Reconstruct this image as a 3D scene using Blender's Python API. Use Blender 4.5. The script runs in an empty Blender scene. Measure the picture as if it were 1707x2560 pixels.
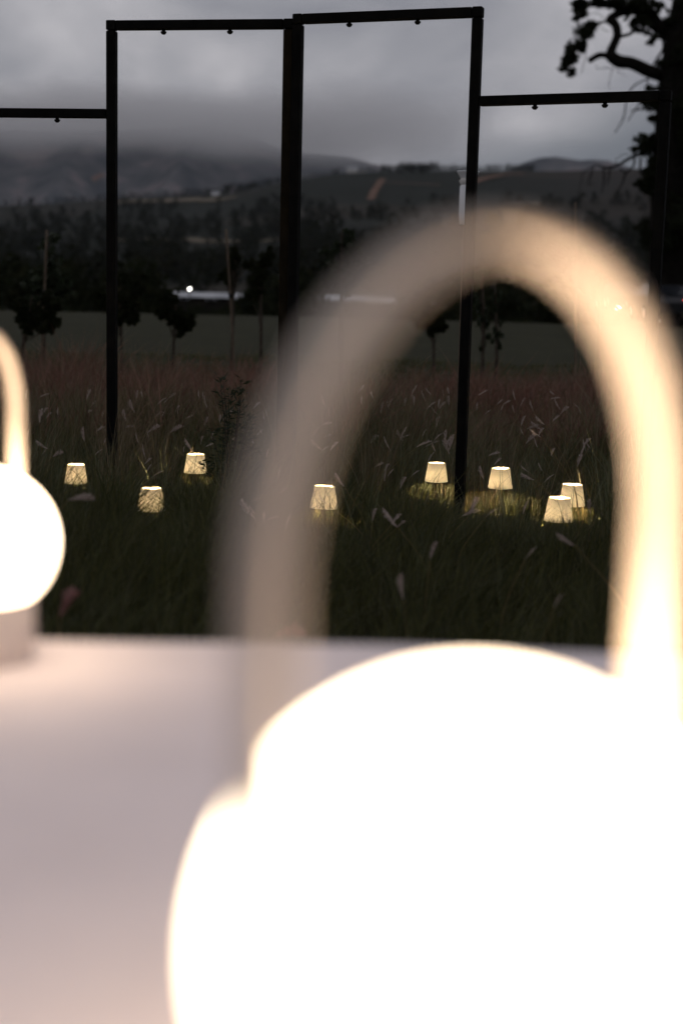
import bpy, math, random
import numpy as np
from mathutils import Vector, Matrix

# ------------------------------------------------------------------ scene, camera, sky, sun, exposure
sc = bpy.context.scene
col = sc.collection
EYE, PITCH, ROLL, LENS, FW, FH = 1.2, math.radians(9.0), 0.025, 50.0, 1707.0, 2560.0
FPX = FW / 24.0 * LENS
cam_d = bpy.data.cameras.new('camera')
cam_d.sensor_fit = 'HORIZONTAL'; cam_d.sensor_width = 24.0; cam_d.lens = LENS
cam_d.clip_start = 0.02; cam_d.clip_end = 30000
cam_d.dof.use_dof = True; cam_d.dof.focus_distance = 7.6; cam_d.dof.aperture_fstop = 1.65
cam = bpy.data.objects.new('camera', cam_d); col.objects.link(cam)
CM = Matrix.Rotation(math.pi/2 - PITCH, 4, 'X') @ Matrix.Rotation(ROLL, 4, 'Z')
cam.matrix_world = Matrix.Translation((0, 0, EYE)) @ CM
sc.camera = cam
sc.render.engine = 'CYCLES'
sc.cycles.use_denoising = True
try: sc.cycles.denoiser = 'OPENIMAGEDENOISE'
except Exception: pass
sc.cycles.max_bounces = 8; sc.cycles.diffuse_bounces = 3; sc.cycles.volume_bounces = 3
sc.cycles.transparent_max_bounces = 8
sc.cycles.caustics_reflective = False; sc.cycles.caustics_refractive = False
sc.cycles.sample_clamp_indirect = 6
sc.cycles.volume_max_steps = 64
sc.cycles.use_adaptive_sampling = True; sc.cycles.adaptive_threshold = 0.02; sc.cycles.adaptive_min_samples = 16

vs = sc.view_settings
vs.view_transform = 'Standard'; vs.look = 'None'; vs.gamma = 1.0; vs.exposure = 0.0
vs.use_curve_mapping = False

SUN_EL, SUN_AZ = math.radians(3.0), math.radians(-70)   # the last of the dusk, low on the left
world = bpy.data.worlds.new('World'); sc.world = world; world.use_nodes = True
nt = world.node_tree; nt.nodes.clear()
def N(t, kind, **kw):
    n = t.nodes.new(kind)
    for k, v in kw.items():
        if hasattr(n, k): setattr(n, k, v)
        else: n.inputs[k].default_value = v
    return n
def build_world():
    L = nt.links.new
    out = N(nt, 'ShaderNodeOutputWorld'); bg = N(nt, 'ShaderNodeBackground'); bg.inputs['Strength'].default_value = 1.0
    sky = N(nt, 'ShaderNodeTexSky'); sky.sky_type = 'NISHITA'; sky.sun_disc = False
    sky.sun_elevation = SUN_EL; sky.sun_rotation = SUN_AZ
    skys = N(nt, 'ShaderNodeVectorMath', operation='SCALE'); skys.inputs['Scale'].default_value = 0.10
    L(sky.outputs[0], skys.inputs[0])
    tc = N(nt, 'ShaderNodeTexCoord'); sep = N(nt, 'ShaderNodeSeparateXYZ'); L(tc.outputs['Generated'], sep.inputs[0])
    # cloud sheet: direction projected onto a dome, so the clouds flatten towards the horizon
    den = N(nt, 'ShaderNodeMath', operation='MAXIMUM'); den.inputs[1].default_value = 0.0; L(sep.outputs['Z'], den.inputs[0])
    den2 = N(nt, 'ShaderNodeMath', operation='ADD'); den2.inputs[1].default_value = 0.34; L(den.outputs[0], den2.inputs[0])
    dx = N(nt, 'ShaderNodeMath', operation='DIVIDE'); L(sep.outputs['X'], dx.inputs[0]); L(den2.outputs[0], dx.inputs[1])
    dy = N(nt, 'ShaderNodeMath', operation='DIVIDE'); L(sep.outputs['Y'], dy.inputs[0]); L(den2.outputs[0], dy.inputs[1])
    cmb = N(nt, 'ShaderNodeCombineXYZ'); L(dx.outputs[0], cmb.inputs[0]); L(dy.outputs[0], cmb.inputs[1])
    n1 = N(nt, 'ShaderNodeTexNoise'); n1.inputs['Scale'].default_value = 3.0; n1.inputs['Detail'].default_value = 6; n1.inputs['Roughness'].default_value = 0.54
    n1.inputs['Distortion'].default_value = 0.35
    off = N(nt, 'ShaderNodeVectorMath', operation='ADD'); off.inputs[1].default_value = (0.3, 2.2, 0.0)
    L(cmb.outputs[0], off.inputs[0]); L(off.outputs[0], n1.inputs['Vector'])
    rp = N(nt, 'ShaderNodeValToRGB'); L(n1.outputs['Fac'], rp.inputs[0])
    e = rp.color_ramp.elements
    e[0].position = 0.30; e[0].color = (0.252, 0.257, 0.296, 1)
    e[1].position = 0.70; e[1].color = (0.559, 0.544, 0.574, 1)
    e.new(0.50).color = (0.385, 0.382, 0.416, 1)
    # a darker, bluer band of far cloud low over the horizon
    mr = N(nt, 'ShaderNodeMapRange'); mr.inputs[1].default_value = 0.045; mr.inputs[2].default_value = 0.10
    n2 = N(nt, 'ShaderNodeTexNoise'); n2.inputs['Scale'].default_value = 5; n2.inputs['Detail'].default_value = 3
    L(tc.outputs['Generated'], n2.inputs['Vector'])
    ma = N(nt, 'ShaderNodeMath', operation='MULTIPLY_ADD'); ma.inputs[1].default_value = 0.10; L(n2.outputs['Fac'], ma.inputs[0])
    sbx = N(nt, 'ShaderNodeMath', operation='MULTIPLY_ADD'); sbx.inputs[1].default_value = -0.28; sbx.inputs[2].default_value = -0.05; L(sep.outputs['X'], sbx.inputs[0])
    sb = N(nt, 'ShaderNodeMath', operation='ADD'); L(sep.outputs['Z'], sb.inputs[0]); L(sbx.outputs[0], sb.inputs[1]); L(sb.outputs[0], ma.inputs[2])
    L(ma.outputs[0], mr.inputs[0])
    mx = N(nt, 'ShaderNodeMixRGB'); mx.inputs[1].default_value = (0.170, 0.185, 0.216, 1)
    mr.interpolation_type = 'SMOOTHSTEP'
    L(mr.outputs[0], mx.inputs[0]); L(rp.outputs[0], mx.inputs[2])
    fin = N(nt, 'ShaderNodeMixRGB'); fin.inputs[0].default_value = 0.93
    L(skys.outputs[0], fin.inputs[1]); L(mx.outputs[0], fin.inputs[2])
    L(fin.outputs[0], bg.inputs['Color']); L(bg.outputs[0], out.inputs['Surface'])
build_world()
sun_d = bpy.data.lights.new('sun', 'SUN'); sun_d.energy = 0.03; sun_d.angle = math.radians(20); sun_d.color = (1, 0.86, 0.74)
sun = bpy.data.objects.new('sun', sun_d); col.objects.link(sun)
sdir = Vector((math.sin(SUN_AZ)*math.cos(SUN_EL), math.cos(SUN_AZ)*math.cos(SUN_EL), math.sin(SUN_EL)))
sun.rotation_euler = sdir.to_track_quat('Z', 'Y').to_euler()

# ------------------------------------------------------------------ helpers
rng = np.random.default_rng(7); random.seed(7)
CM3 = np.array(CM.to_3x3())
def ray(px, py):
    return CM3 @ np.array([(px - FW/2)/FPX, -(py - FH/2)/FPX, -1.0])
def at(px, py, Y):
    """a place in the world seen at that picture point, Y metres ahead"""
    d = ray(px, py); return np.array([0, 0, EYE]) + d*(Y/d[1])
def at_z(px, py, z):
    d = ray(px, py); return np.array([0, 0, EYE]) + d*((z-EYE)/d[2])

def link(o, parent=None):
    col.objects.link(o)
    if parent is not None: o.parent = parent
    return o
def tag(o, label=None, cat=None, group=None, kind=None):
    if label: o['label'] = label
    if cat: o['category'] = cat
    if group: o['group'] = group
    if kind: o['kind'] = kind
    return o
def empty(name, loc=(0, 0, 0), rz=0.0):
    o = bpy.data.objects.new(name, None); o.location = loc; o.rotation_euler = (0, 0, rz); o.empty_display_size = 0.05
    return link(o)
def mesh_np(name, V, F, mat=None, smooth=False):
    V = np.asarray(V, dtype=np.float32); F = np.asarray(F, dtype=np.int32)
    me = bpy.data.meshes.new(name)
    me.vertices.add(len(V)); me.vertices.foreach_set('co', V.ravel())
    k = F.shape[1]
    me.loops.add(F.size); me.loops.foreach_set('vertex_index', F.ravel())
    me.polygons.add(len(F)); me.polygons.foreach_set('loop_start', np.arange(0, F.size, k, dtype=np.int32))
    if smooth: me.polygons.foreach_set('use_smooth', np.ones(len(F), dtype=bool))
    me.update(calc_edges=True); me.validate()
    if mat: me.materials.append(mat)
    return me
def obj_np(name, V, F, mat, parent=None, smooth=False):
    return link(bpy.data.objects.new(name, mesh_np(name, V, F, mat, smooth)), parent)

class MB:
    def __init__(s): s.v = []; s.f = []
    def add(s, V, F):
        b = len(s.v); s.v += [tuple(map(float, p)) for p in V]; s.f += [tuple(i + b for i in f) for f in F]; return s
    def box(s, c, size, R=None, bev=0.0):
        c = np.array(c, float); h = np.array(size, float)/2; b = min(bev, h.min()*0.9)
        P = []; idx = {}
        R = np.eye(3) if R is None else np.array(R)
        if b <= 0:
            V = [c + R @ (h*np.array(q)) for q in [(-1,-1,-1),(1,-1,-1),(1,1,-1),(-1,1,-1),(-1,-1,1),(1,-1,1),(1,1,1),(-1,1,1)]]
            return s.add(V, [(0,3,2,1),(4,5,6,7),(0,1,5,4),(1,2,6,5),(2,3,7,6),(3,0,4,7)])
        V = []
        for sx in (-1,1):
            for sy in (-1,1):
                for sz in (-1,1):
                    for ax in range(3):
                        q = np.array([sx,sy,sz])*(h-b); q[ax] = (sx,sy,sz)[ax]*h[ax]
                        idx[(sx,sy,sz,ax)] = len(V); V.append(c + R @ q)
        F = []
        def o4(a):
            p = [np.array(V[i]) for i in a]; n = np.cross(p[1]-p[0], p[2]-p[0]); m = sum(p)/len(p) - c
            return tuple(a) if n @ m > 0 else tuple(a[::-1])
        for ax in range(3):
            u, w = [i for i in range(3) if i != ax]
            for sg in (-1,1):
                a = []
                for (i,j) in ((-1,-1),(1,-1),(1,1),(-1,1)):
                    q=[0,0,0]; q[ax]=sg; q[u]=i; q[w]=j; a.append(idx[(*q,ax)])
                F.append(o4(a))
            for i in (-1,1):
                for j in (-1,1):
                    q0=[0,0,0]; q0[u]=i; q0[w]=j; q1=list(q0); q0[ax]=-1; q1[ax]=1
                    F.append(o4([idx[(*q0,u)], idx[(*q1,u)], idx[(*q1,w)], idx[(*q0,w)]]))
        for sx in (-1,1):
            for sy in (-1,1):
                for sz in (-1,1): F.append(o4([idx[(sx,sy,sz,k)] for k in range(3)]))
        return s.add(V, F)
    def tube(s, pts, rad, n=8, cap=True):
        P = np.array(pts, float); m = len(P)
        rad = np.full(m, rad) if np.isscalar(rad) else np.array(rad, float)
        T = np.gradient(P, axis=0); T /= np.linalg.norm(T, axis=1)[:, None] + 1e-12
        u = np.cross(T[0], [0.3, 0.9, 0.31]); u /= np.linalg.norm(u)
        V = []; ang = np.arange(n)*2*math.pi/n
        for i in range(m):
            u = u - T[i]*(u @ T[i]); u /= np.linalg.norm(u); w = np.cross(T[i], u)
            for a in ang: V.append(P[i] + rad[i]*(math.cos(a)*u + math.sin(a)*w))
        F = [(i*n+k, i*n+(k+1)%n, (i+1)*n+(k+1)%n, (i+1)*n+k) for i in range(m-1) for k in range(n)]
        if cap: F += [tuple(range(n))[::-1], tuple((m-1)*n+k for k in range(n))]
        return s.add(V, F)
    def lathe(s, prof, n=32, c=(0,0,0)):
        V = []; m = len(prof); c = np.array(c)
        for (r, z) in prof:
            for k in range(n):
                a = 2*math.pi*k/n; V.append(c + np.array([r*math.cos(a), r*math.sin(a), z]))
        F = [(i*n+k, i*n+(k+1)%n, (i+1)*n+(k+1)%n, (i+1)*n+k) for i in range(m-1) for k in range(n)]
        return s.add(V, F)
    def build(s, name, mat, parent=None, smooth=False):
        me = bpy.data.meshes.new(name); me.from_pydata(s.v, [], s.f); me.update(); me.materials.append(mat)
        if smooth: me.polygons.foreach_set('use_smooth', np.ones(len(me.polygons), dtype=bool))
        return link(bpy.data.objects.new(name, me), parent)
def copy_tree(o, parent=None):
    c = o.copy(); col.objects.link(c); c.parent = parent
    for ch in list(o.children): copy_tree(ch, c)
    return c
def spline(ctrl, n=40):
    """Catmull-Rom through control rows (any dimension)"""
    C = np.array(ctrl, float); C = np.vstack([2*C[0]-C[1], C, 2*C[-1]-C[-2]]); out = []
    m = len(C)-3
    for t in np.linspace(0, m-1e-6, n):
        i = int(t); f = t-i; p0, p1, p2, p3 = C[i:i+4]
        out.append(0.5*((2*p1)+(-p0+p2)*f+(2*p0-5*p1+4*p2-p3)*f*f+(-p0+3*p1-3*p2+p3)*f**3))
    return np.array(out)

# value noise
_tab = rng.random((256, 256))
def vnoise(x, y):
    x = np.asarray(x, float); y = np.asarray(y, float)
    xi = np.floor(x).astype(int); yi = np.floor(y).astype(int); fx = x-xi; fy = y-yi
    fx = fx*fx*(3-2*fx); fy = fy*fy*(3-2*fy)
    g = lambda a, b: _tab[a % 256, b % 256]
    return (g(xi,yi)*(1-fx)+g(xi+1,yi)*fx)*(1-fy) + (g(xi,yi+1)*(1-fx)+g(xi+1,yi+1)*fx)*fy
def fbm(x, y, o=5):
    s = 0; a = 0.5
    for i in range(o): s = s + a*(vnoise(x*2**i + 17*i, y*2**i + 31*i) - 0.5); a *= 0.5
    return s
def sstep(a, b, x):
    t = np.clip((np.asarray(x, float)-a)/(b-a), 0, 1); return t*t*(3-2*t)

# ------------------------------------------------------------------ materials
def new_mat(name):
    m = bpy.data.materials.new(name); m.use_nodes = True; t = m.node_tree
    return m, t, t.nodes['Principled BSDF']
def noise_mat(name, c0, c1, scale=5.0, rough=0.8, spec=0.3, bump=0.0, detail=5, coord='Object', c2=None, bump_dist=0.02, p0=0.35, p1=0.65, stretch=None):
    m, t, p = new_mat(name); L = t.links.new
    tc = N(t, 'ShaderNodeTexCoord'); nz = N(t, 'ShaderNodeTexNoise'); nz.inputs['Scale'].default_value = scale; nz.inputs['Detail'].default_value = detail
    if stretch:
        mp = N(t, 'ShaderNodeMapping'); mp.inputs['Scale'].default_value = stretch
        L(tc.outputs[coord], mp.inputs[0]); L(mp.outputs[0], nz.inputs['Vector'])
    else: L(tc.outputs[coord], nz.inputs['Vector'])
    r = N(t, 'ShaderNodeValToRGB'); e = r.color_ramp.elements
    e[0].position = p0; e[0].color = (*c0, 1); e[1].position = p1; e[1].color = (*c1, 1)
    if c2: e.new((p0+p1)/2).color = (*c2, 1)
    L(nz.outputs['Fac'], r.inputs[0]); L(r.outputs[0], p.inputs['Base Color'])
    p.inputs['Roughness'].default_value = rough; p.inputs['Specular IOR Level'].default_value = spec
    if bump:
        b = N(t, 'ShaderNodeBump'); b.inputs['Strength'].default_value = bump; b.inputs['Distance'].default_value = bump_dist
        L(nz.outputs['Fac'], b.inputs['Height']); L(b.outputs[0], p.inputs['Normal'])
    return m
def leaf_mat(name, cols, trans=0.3, rough=0.6, spec=0.25):
    """leaves and blades: every island takes its own tint"""
    m, t, p = new_mat(name); L = t.links.new
    g = N(t, 'ShaderNodeNewGeometry'); r = N(t, 'ShaderNodeValToRGB'); e = r.color_ramp.elements
    e[0].color = (*cols[0], 1); e[1].color = (*cols[-1], 1)
    for i, c in enumerate(cols[1:-1]): e.new((i+1)/(len(cols)-1)).color = (*c, 1)
    L(g.outputs['Random Per Island'], r.inputs[0]); L(r.outputs[0], p.inputs['Base Color'])
    p.inputs['Roughness'].default_value = rough; p.inputs['Specular IOR Level'].default_value = spec
    if trans:
        tr = N(t, 'ShaderNodeBsdfTranslucent'); L(r.outputs[0], tr.inputs['Color'])
        mx = N(t, 'ShaderNodeMixShader'); mx.inputs[0].default_value = trans
        L(p.outputs[0], mx.inputs[1]); L(tr.outputs[0], mx.inputs[2]); L(mx.outputs[0], t.nodes['Material Output'].inputs['Surface'])
    return m
def emit_mat(name, color, strength, base=(0.8, 0.8, 0.8)):
    m, t, p = new_mat(name); p.inputs['Base Color'].default_value = (*base, 1)
    p.inputs['Emission Color'].default_value = (*color, 1); p.inputs['Emission Strength'].default_value = strength
    p.inputs['Roughness'].default_value = 0.5
    return m
def fabric_shade_mat():
    m, t, p = new_mat('shade_fabric'); L = t.links.new
    tc = N(t, 'ShaderNodeTexCoord'); nz = N(t, 'ShaderNodeTexNoise'); nz.inputs['Scale'].default_value = 90; nz.inputs['Detail'].default_value = 3
    L(tc.outputs['Object'], nz.inputs['Vector'])
    r = N(t, 'ShaderNodeValToRGB'); e = r.color_ramp.elements
    e[0].color = (0.72, 0.60, 0.40, 1); e[1].color = (0.88, 0.80, 0.62, 1); L(nz.outputs['Fac'], r.inputs[0])
    d = N(t, 'ShaderNodeBsdfDiffuse'); tr = N(t, 'ShaderNodeBsdfTranslucent')
    gr = N(t, 'ShaderNodeTexGradient'); gr.gradient_type = 'RADIAL'; L(tc.outputs['Object'], gr.inputs[0])
    sn = N(t, 'ShaderNodeMath', operation='MULTIPLY'); sn.inputs[1].default_value = 2*math.pi*44; L(gr.outputs['Fac'], sn.inputs[0])
    sn2 = N(t, 'ShaderNodeMath', operation='SINE'); L(sn.outputs[0], sn2.inputs[0])
    pr = N(t, 'ShaderNodeMapRange'); pr.inputs[1].default_value = 0.2; pr.inputs[2].default_value = 0.95; pr.inputs[3].default_value = 1.0; pr.inputs[4].default_value = 0.35; L(sn2.outputs[0], pr.inputs[0])
    pm = N(t, 'ShaderNodeVectorMath', operation='SCALE'); L(r.outputs[0], pm.inputs[0]); L(pr.outputs[0], pm.inputs['Scale'])   # doubled cloth in every pleat
    L(r.outputs[0], d.inputs['Color']); L(pm.outputs[0], tr.inputs['Color'])
    mx = N(t, 'ShaderNodeMixShader'); mx.inputs[0].default_value = 0.021
    L(d.outputs[0], mx.inputs[1]); L(tr.outputs[0], mx.inputs[2]); L(mx.outputs[0], t.nodes['Material Output'].inputs['Surface'])
    return m
def globe_mat():
    m, t, p = new_mat('lit_globe'); L = t.links.new
    p.inputs['Base Color'].default_value = (0.8, 0.78, 0.74, 1); p.inputs['Emission Color'].default_value = (1.0, 0.76, 0.51, 1)
    tc = N(t, 'ShaderNodeTexCoord'); sp = N(t, 'ShaderNodeSeparateXYZ'); L(tc.outputs['Generated'], sp.inputs[0])
    g = N(t, 'ShaderNodeMapRange', interpolation_type='SMOOTHSTEP'); g.inputs[1].default_value = 0.2; g.inputs[2].default_value = 0.95; g.inputs[3].default_value = 8.0; g.inputs[4].default_value = 15.0
    L(sp.outputs['Z'], g.inputs[0])
    L(g.outputs[0], p.inputs['Emission Strength'])
    return m
def hill_mat():
    m, t, p = new_mat('hillside'); L = t.links.new
    tc = N(t, 'ShaderNodeTexCoord')
    mp = N(t, 'ShaderNodeMapping'); mp.inputs['Rotation'].default_value = (0, 0, 0.5); L(tc.outputs['Object'], mp.inputs[0])
    vor = N(t, 'ShaderNodeTexVoronoi'); vor.inputs['Scale'].default_value = 0.0062; L(mp.outputs[0], vor.inputs['Vector'])
    rv = N(t, 'ShaderNodeValToRGB'); rv.color_ramp.interpolation = 'CONSTANT'; e = rv.color_ramp.elements
    e[0].color = (0.0071, 0.0112, 0.0064, 1); e[1].position = 0.88; e[1].color = (0.0352, 0.0279, 0.0177, 1)
    for q, c in ((0.24, (0.0096, 0.0134, 0.0070)), (0.42, (0.0154, 0.0134, 0.0092)), (0.58, (0.0064, 0.0112, 0.0070)), (0.74, (0.0192, 0.0171, 0.0113))): e.new(q).color = (*c, 1)
    sx = N(t, 'ShaderNodeSeparateColor'); L(vor.outputs['Color'], sx.inputs[0]); L(sx.outputs[0], rv.inputs[0])
    nz = N(t, 'ShaderNodeTexNoise'); nz.inputs['Scale'].default_value = 0.02; nz.inputs['Detail'].default_value = 8; nz.inputs['Roughness'].default_value = 0.7; L(tc.outputs['Object'], nz.inputs['Vector'])
    rn = N(t, 'ShaderNodeValToRGB'); e = rn.color_ramp.elements
    e[0].position = 0.36; e[0].color = (0.0058, 0.0089, 0.0049, 1); e[1].position = 0.68; e[1].color = (0.0199, 0.0167, 0.0120, 1)
    L(nz.outputs['Fac'], rn.inputs[0])
    mx = N(t, 'ShaderNodeMixRGB'); mx.inputs[0].default_value = 0.5; L(rv.outputs[0], mx.inputs[1]); L(rn.outputs[0], mx.inputs[2])
    # the heather-brown shoulder of the hill on the right
    sp = N(t, 'ShaderNodeSeparateXYZ'); L(tc.outputs['Object'], sp.inputs[0])
    mr = N(t, 'ShaderNodeMapRange'); mr.inputs[1].default_value = 120; mr.inputs[2].default_value = 230; L(sp.outputs['X'], mr.inputs[0])
    m2 = N(t, 'ShaderNodeMixRGB'); m2.inputs[2].default_value = (0.0272, 0.0193, 0.0162, 1)
    m3 = N(t, 'ShaderNodeMath', operation='MULTIPLY'); m3.inputs[1].default_value = 0.55; L(mr.outputs[0], m3.inputs[0]); L(m3.outputs[0], m2.inputs[0])
    L(mx.outputs[0], m2.inputs[1])
    # the mown lawn in front: radius from the viewing place decides which ground this is
    ln = N(t, 'ShaderNodeVectorMath', operation='LENGTH'); L(tc.outputs['Object'], ln.inputs[0])
    mrl = N(t, 'ShaderNodeMapRange'); mrl.inputs[1].default_value = 70; mrl.inputs[2].default_value = 62; L(ln.outputs['Value'], mrl.inputs[0])
    n3 = N(t, 'ShaderNodeTexNoise'); n3.inputs['Scale'].default_value = 0.9; n3.inputs['Detail'].default_value = 9; n3.inputs['Roughness'].default_value = 0.7; L(tc.outputs['Object'], n3.inputs['Vector'])
    r3 = N(t, 'ShaderNodeValToRGB'); e = r3.color_ramp.elements; e[0].position = 0.3; e[0].color = (0.0160, 0.0170, 0.0062, 1); e[1].position = 0.72; e[1].color = (0.0340, 0.0325, 0.0130, 1)
    L(n3.outputs['Fac'], r3.inputs[0])
    m4 = N(t, 'ShaderNodeMixRGB'); L(mrl.outputs[0], m4.inputs[0]); L(m2.outputs[0], m4.inputs[1]); L(r3.outputs[0], m4.inputs[2])
    L(m4.outputs[0], p.inputs['Base Color']); p.inputs['Roughness'].default_value = 0.95; p.inputs['Specular IOR Level'].default_value = 0.1
    return m
M = {
 'ground': hill_mat(),
 'mountain': noise_mat('mountain_rock', (0.055, 0.062, 0.072), (0.25, 0.205, 0.205), 0.010, 0.95, 0.1, detail=10, c2=(0.118, 0.116, 0.122), p0=0.34, p1=0.72),
 'scar': noise_mat('bare_earth_scar', (0.16, 0.095, 0.075), (0.26, 0.17, 0.14), 0.03, 0.95, 0.1),
 'track': noise_mat('dirt_track_earth', (0.13, 0.075, 0.052), (0.20, 0.12, 0.085), 0.05, 0.95, 0.1),
 'stubble': noise_mat('pale_stubble', (0.10, 0.085, 0.06), (0.19, 0.155, 0.11), 0.03, 0.95, 0.1),
 'steel': noise_mat('black_painted_steel', (0.0035, 0.0035, 0.0035), (0.007, 0.0065, 0.006), 14, 0.7, 0.05, bump=0.05, detail=8),
 'warmlitsteel': noise_mat('warm_lit_black_steel', (0.010, 0.0075, 0.004), (0.018, 0.013, 0.007), 14, 0.7, 0.05, bump=0.05, detail=8),  # same black steel, with the lamps' warm light put into its brown colour
 'cloth': noise_mat('white_tablecloth', (0.82, 0.735, 0.755), (0.88, 0.79, 0.81), 6, 0.85, 0.2, bump=0.15, bump_dist=0.004),
 'wood': noise_mat('table_wood', (0.12, 0.075, 0.04), (0.22, 0.14, 0.08), 6, 0.6, 0.3, stretch=(1, 12, 12)),
 'handle': noise_mat('cream_painted_handle', (0.87, 0.73, 0.61), (0.92, 0.78, 0.66), 30, 0.5, 0.3, bump=0.03),
 'basewhite': noise_mat('pale_lamp_base', (0.66, 0.58, 0.55), (0.74, 0.66, 0.62), 30, 0.5, 0.4),
 'globe': globe_mat(),
 'shade': fabric_shade_mat(),
 'brass': noise_mat('dark_bronze', (0.030, 0.022, 0.014), (0.055, 0.040, 0.025), 40, 0.4, 0.5),
 'bulb': emit_mat('lit_bulb', (1.0, 0.80, 0.50), 20),
 'grass': leaf_mat('dark_grass', [(0.036, 0.042, 0.013), (0.064, 0.068, 0.020), (0.11, 0.108, 0.034), (0.056, 0.050, 0.021), (0.030, 0.036, 0.012)], 0.25),
 'redgrass': leaf_mat('russet_grass', [(0.12, 0.056, 0.040), (0.24, 0.115, 0.080), (0.07, 0.046, 0.028), (0.32, 0.18, 0.13), (0.09, 0.04, 0.03)], 0.25),
 'tawny': leaf_mat('tawny_grass', [(0.13, 0.092, 0.052), (0.24, 0.18, 0.11), (0.075, 0.06, 0.034), (0.34, 0.26, 0.17)], 0.3),
 'palegreen': leaf_mat('grey_green_grass', [(0.10, 0.11, 0.058), (0.16, 0.17, 0.092), (0.065, 0.07, 0.035), (0.21, 0.20, 0.125)], 0.3),
 'strawgrass': leaf_mat('straw_grass', [(0.16, 0.12, 0.05), (0.24, 0.18, 0.08), (0.12, 0.10, 0.04)], 0.3),
 'plume': leaf_mat('feathery_seed', [(0.48, 0.40, 0.36), (0.74, 0.64, 0.58), (0.36, 0.27, 0.23), (0.60, 0.49, 0.46)], 0.4, 0.9, 0.05),
 'pinkplume': leaf_mat('pink_flower', [(0.40, 0.20, 0.19), (0.50, 0.29, 0.27), (0.33, 0.17, 0.15)], 0.4, 0.9, 0.05),
 'leaf': leaf_mat('dark_leaf', [(0.010, 0.014, 0.006), (0.018, 0.022, 0.009), (0.024, 0.024, 0.011)], 0.1, 0.8, 0.05),
 'leafgreen': leaf_mat('shrub_leaf', [(0.018, 0.027, 0.012), (0.027, 0.038, 0.017), (0.036, 0.043, 0.023)], 0.25),
 'oakleaf': leaf_mat('oak_leaf', [(0.010, 0.013, 0.007), (0.016, 0.019, 0.009), (0.02, 0.022, 0.011)], 0.06, 0.8, 0.05),
 'bark': noise_mat('dark_bark', (0.005, 0.004, 0.003), (0.012, 0.010, 0.008), 6, 0.95, 0.1, bump=0.4, detail=8),
 'youngbark': noise_mat('young_bark', (0.04, 0.032, 0.024), (0.075, 0.06, 0.045), 20, 0.9, 0.1, bump=0.2),
 'stake': noise_mat('pale_wooden_stake', (0.085, 0.064, 0.046), (0.14, 0.105, 0.075), 10, 0.8, 0.2, stretch=(8, 8, 1)),
 'farleaf': leaf_mat('far_wood_leaf', [(0.010, 0.014, 0.008), (0.016, 0.019, 0.010), (0.022, 0.021, 0.012), (0.013, 0.013, 0.008)], 0.1, 0.9, 0.05),
 'white': noise_mat('white_paint', (0.72, 0.74, 0.77), (0.80, 0.81, 0.83), 8, 0.6, 0.3),
 'offwhite': noise_mat('limewash', (0.58, 0.56, 0.53), (0.70, 0.68, 0.65), 1.5, 0.8, 0.2),
 'roofw': noise_mat('pale_sheet_roof', (0.22, 0.23, 0.25), (0.46, 0.47, 0.49), 0.5, 0.5, 0.4),
 'darkboard': noise_mat('dark_boards', (0.012, 0.011, 0.009), (0.025, 0.021, 0.017), 1.5, 0.9, 0.1),
 'roofd': noise_mat('dark_slate_roof', (0.05, 0.05, 0.055), (0.09, 0.085, 0.085), 2, 0.7, 0.3),
 'pane': noise_mat('dark_pane', (0.012, 0.014, 0.018), (0.02, 0.022, 0.026), 3, 0.08, 0.6),
 'carpaint': noise_mat('dark_car_paint', (0.018, 0.019, 0.022), (0.024, 0.025, 0.028), 3, 0.25, 0.5),
 'rubber': noise_mat('tyre_rubber', (0.010, 0.010, 0.010), (0.016, 0.016, 0.016), 20, 0.85, 0.2),
 'tail': emit_mat('lit_tail_light', (1.0, 0.10, 0.08), 3.0, (0.5, 0.05, 0.05)),
 'head': emit_mat('lit_headlight', (0.95, 0.97, 1.0), 8.0),
 'yard': emit_mat('lit_yard_lamp', (1.0, 0.97, 0.88), 12.0),
}

M['bulb'].cycles.emission_sampling = 'NONE'

# ------------------------------------------------------------------ the land
def edge_tab(pts):
    a, e = [], []
    for px, py in pts:
        d = ray(px, py); a.append(math.atan2(d[0], d[1])); e.append(d[2]/math.hypot(d[0], d[1]))
    return np.array(a), np.array(e)
RIDGE = edge_tab([(-900,520),(-300,520),(0,514),(150,504),(300,492),(420,488),(540,484),(620,472),(700,452),(800,436),(850,430),(960,426),(1100,424),(1300,424),(1400,424),(1500,420),(1640,416),(1750,412),(2300,402),(2900,420)])
def terr(x, y):
    r = np.hypot(x, y); a = np.arctan2(x, y)
    zr = EYE + 1450*np.interp(a, *RIDGE)
    z = 0.03*fbm(x*0.35, y*0.35, 3)
    z = z - 4.0*sstep(56, 82, r) + 0.8*sstep(90, 250, r)*(fbm(x*0.012+5, y*0.012, 3)*4)
    t = np.clip((r-240)/1210, 0, 1)
    hill = (zr+4)*(0.22*t + 0.78*t**1.75) + t*(1-t)*46*fbm(x*0.0042+3, y*0.0042+9, 4)
    z = z + hill - (zr+60)*sstep(1560, 2700, r)
    return z
def hit(px, py, rmax=2000):
    d = ray(px, py); d = d/math.hypot(d[0], d[1])
    s = np.concatenate([np.linspace(2, 80, 200), np.linspace(80.5, rmax, 1100)])
    zz = EYE + d[2]*s; below = zz < terr(d[0]*s, d[1]*s)
    i = int(np.argmax(below)) if below.any() else len(s)-1
    return np.array([d[0]*s[i], d[1]*s[i], float(terr(d[0]*s[i], d[1]*s[i]))])
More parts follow.
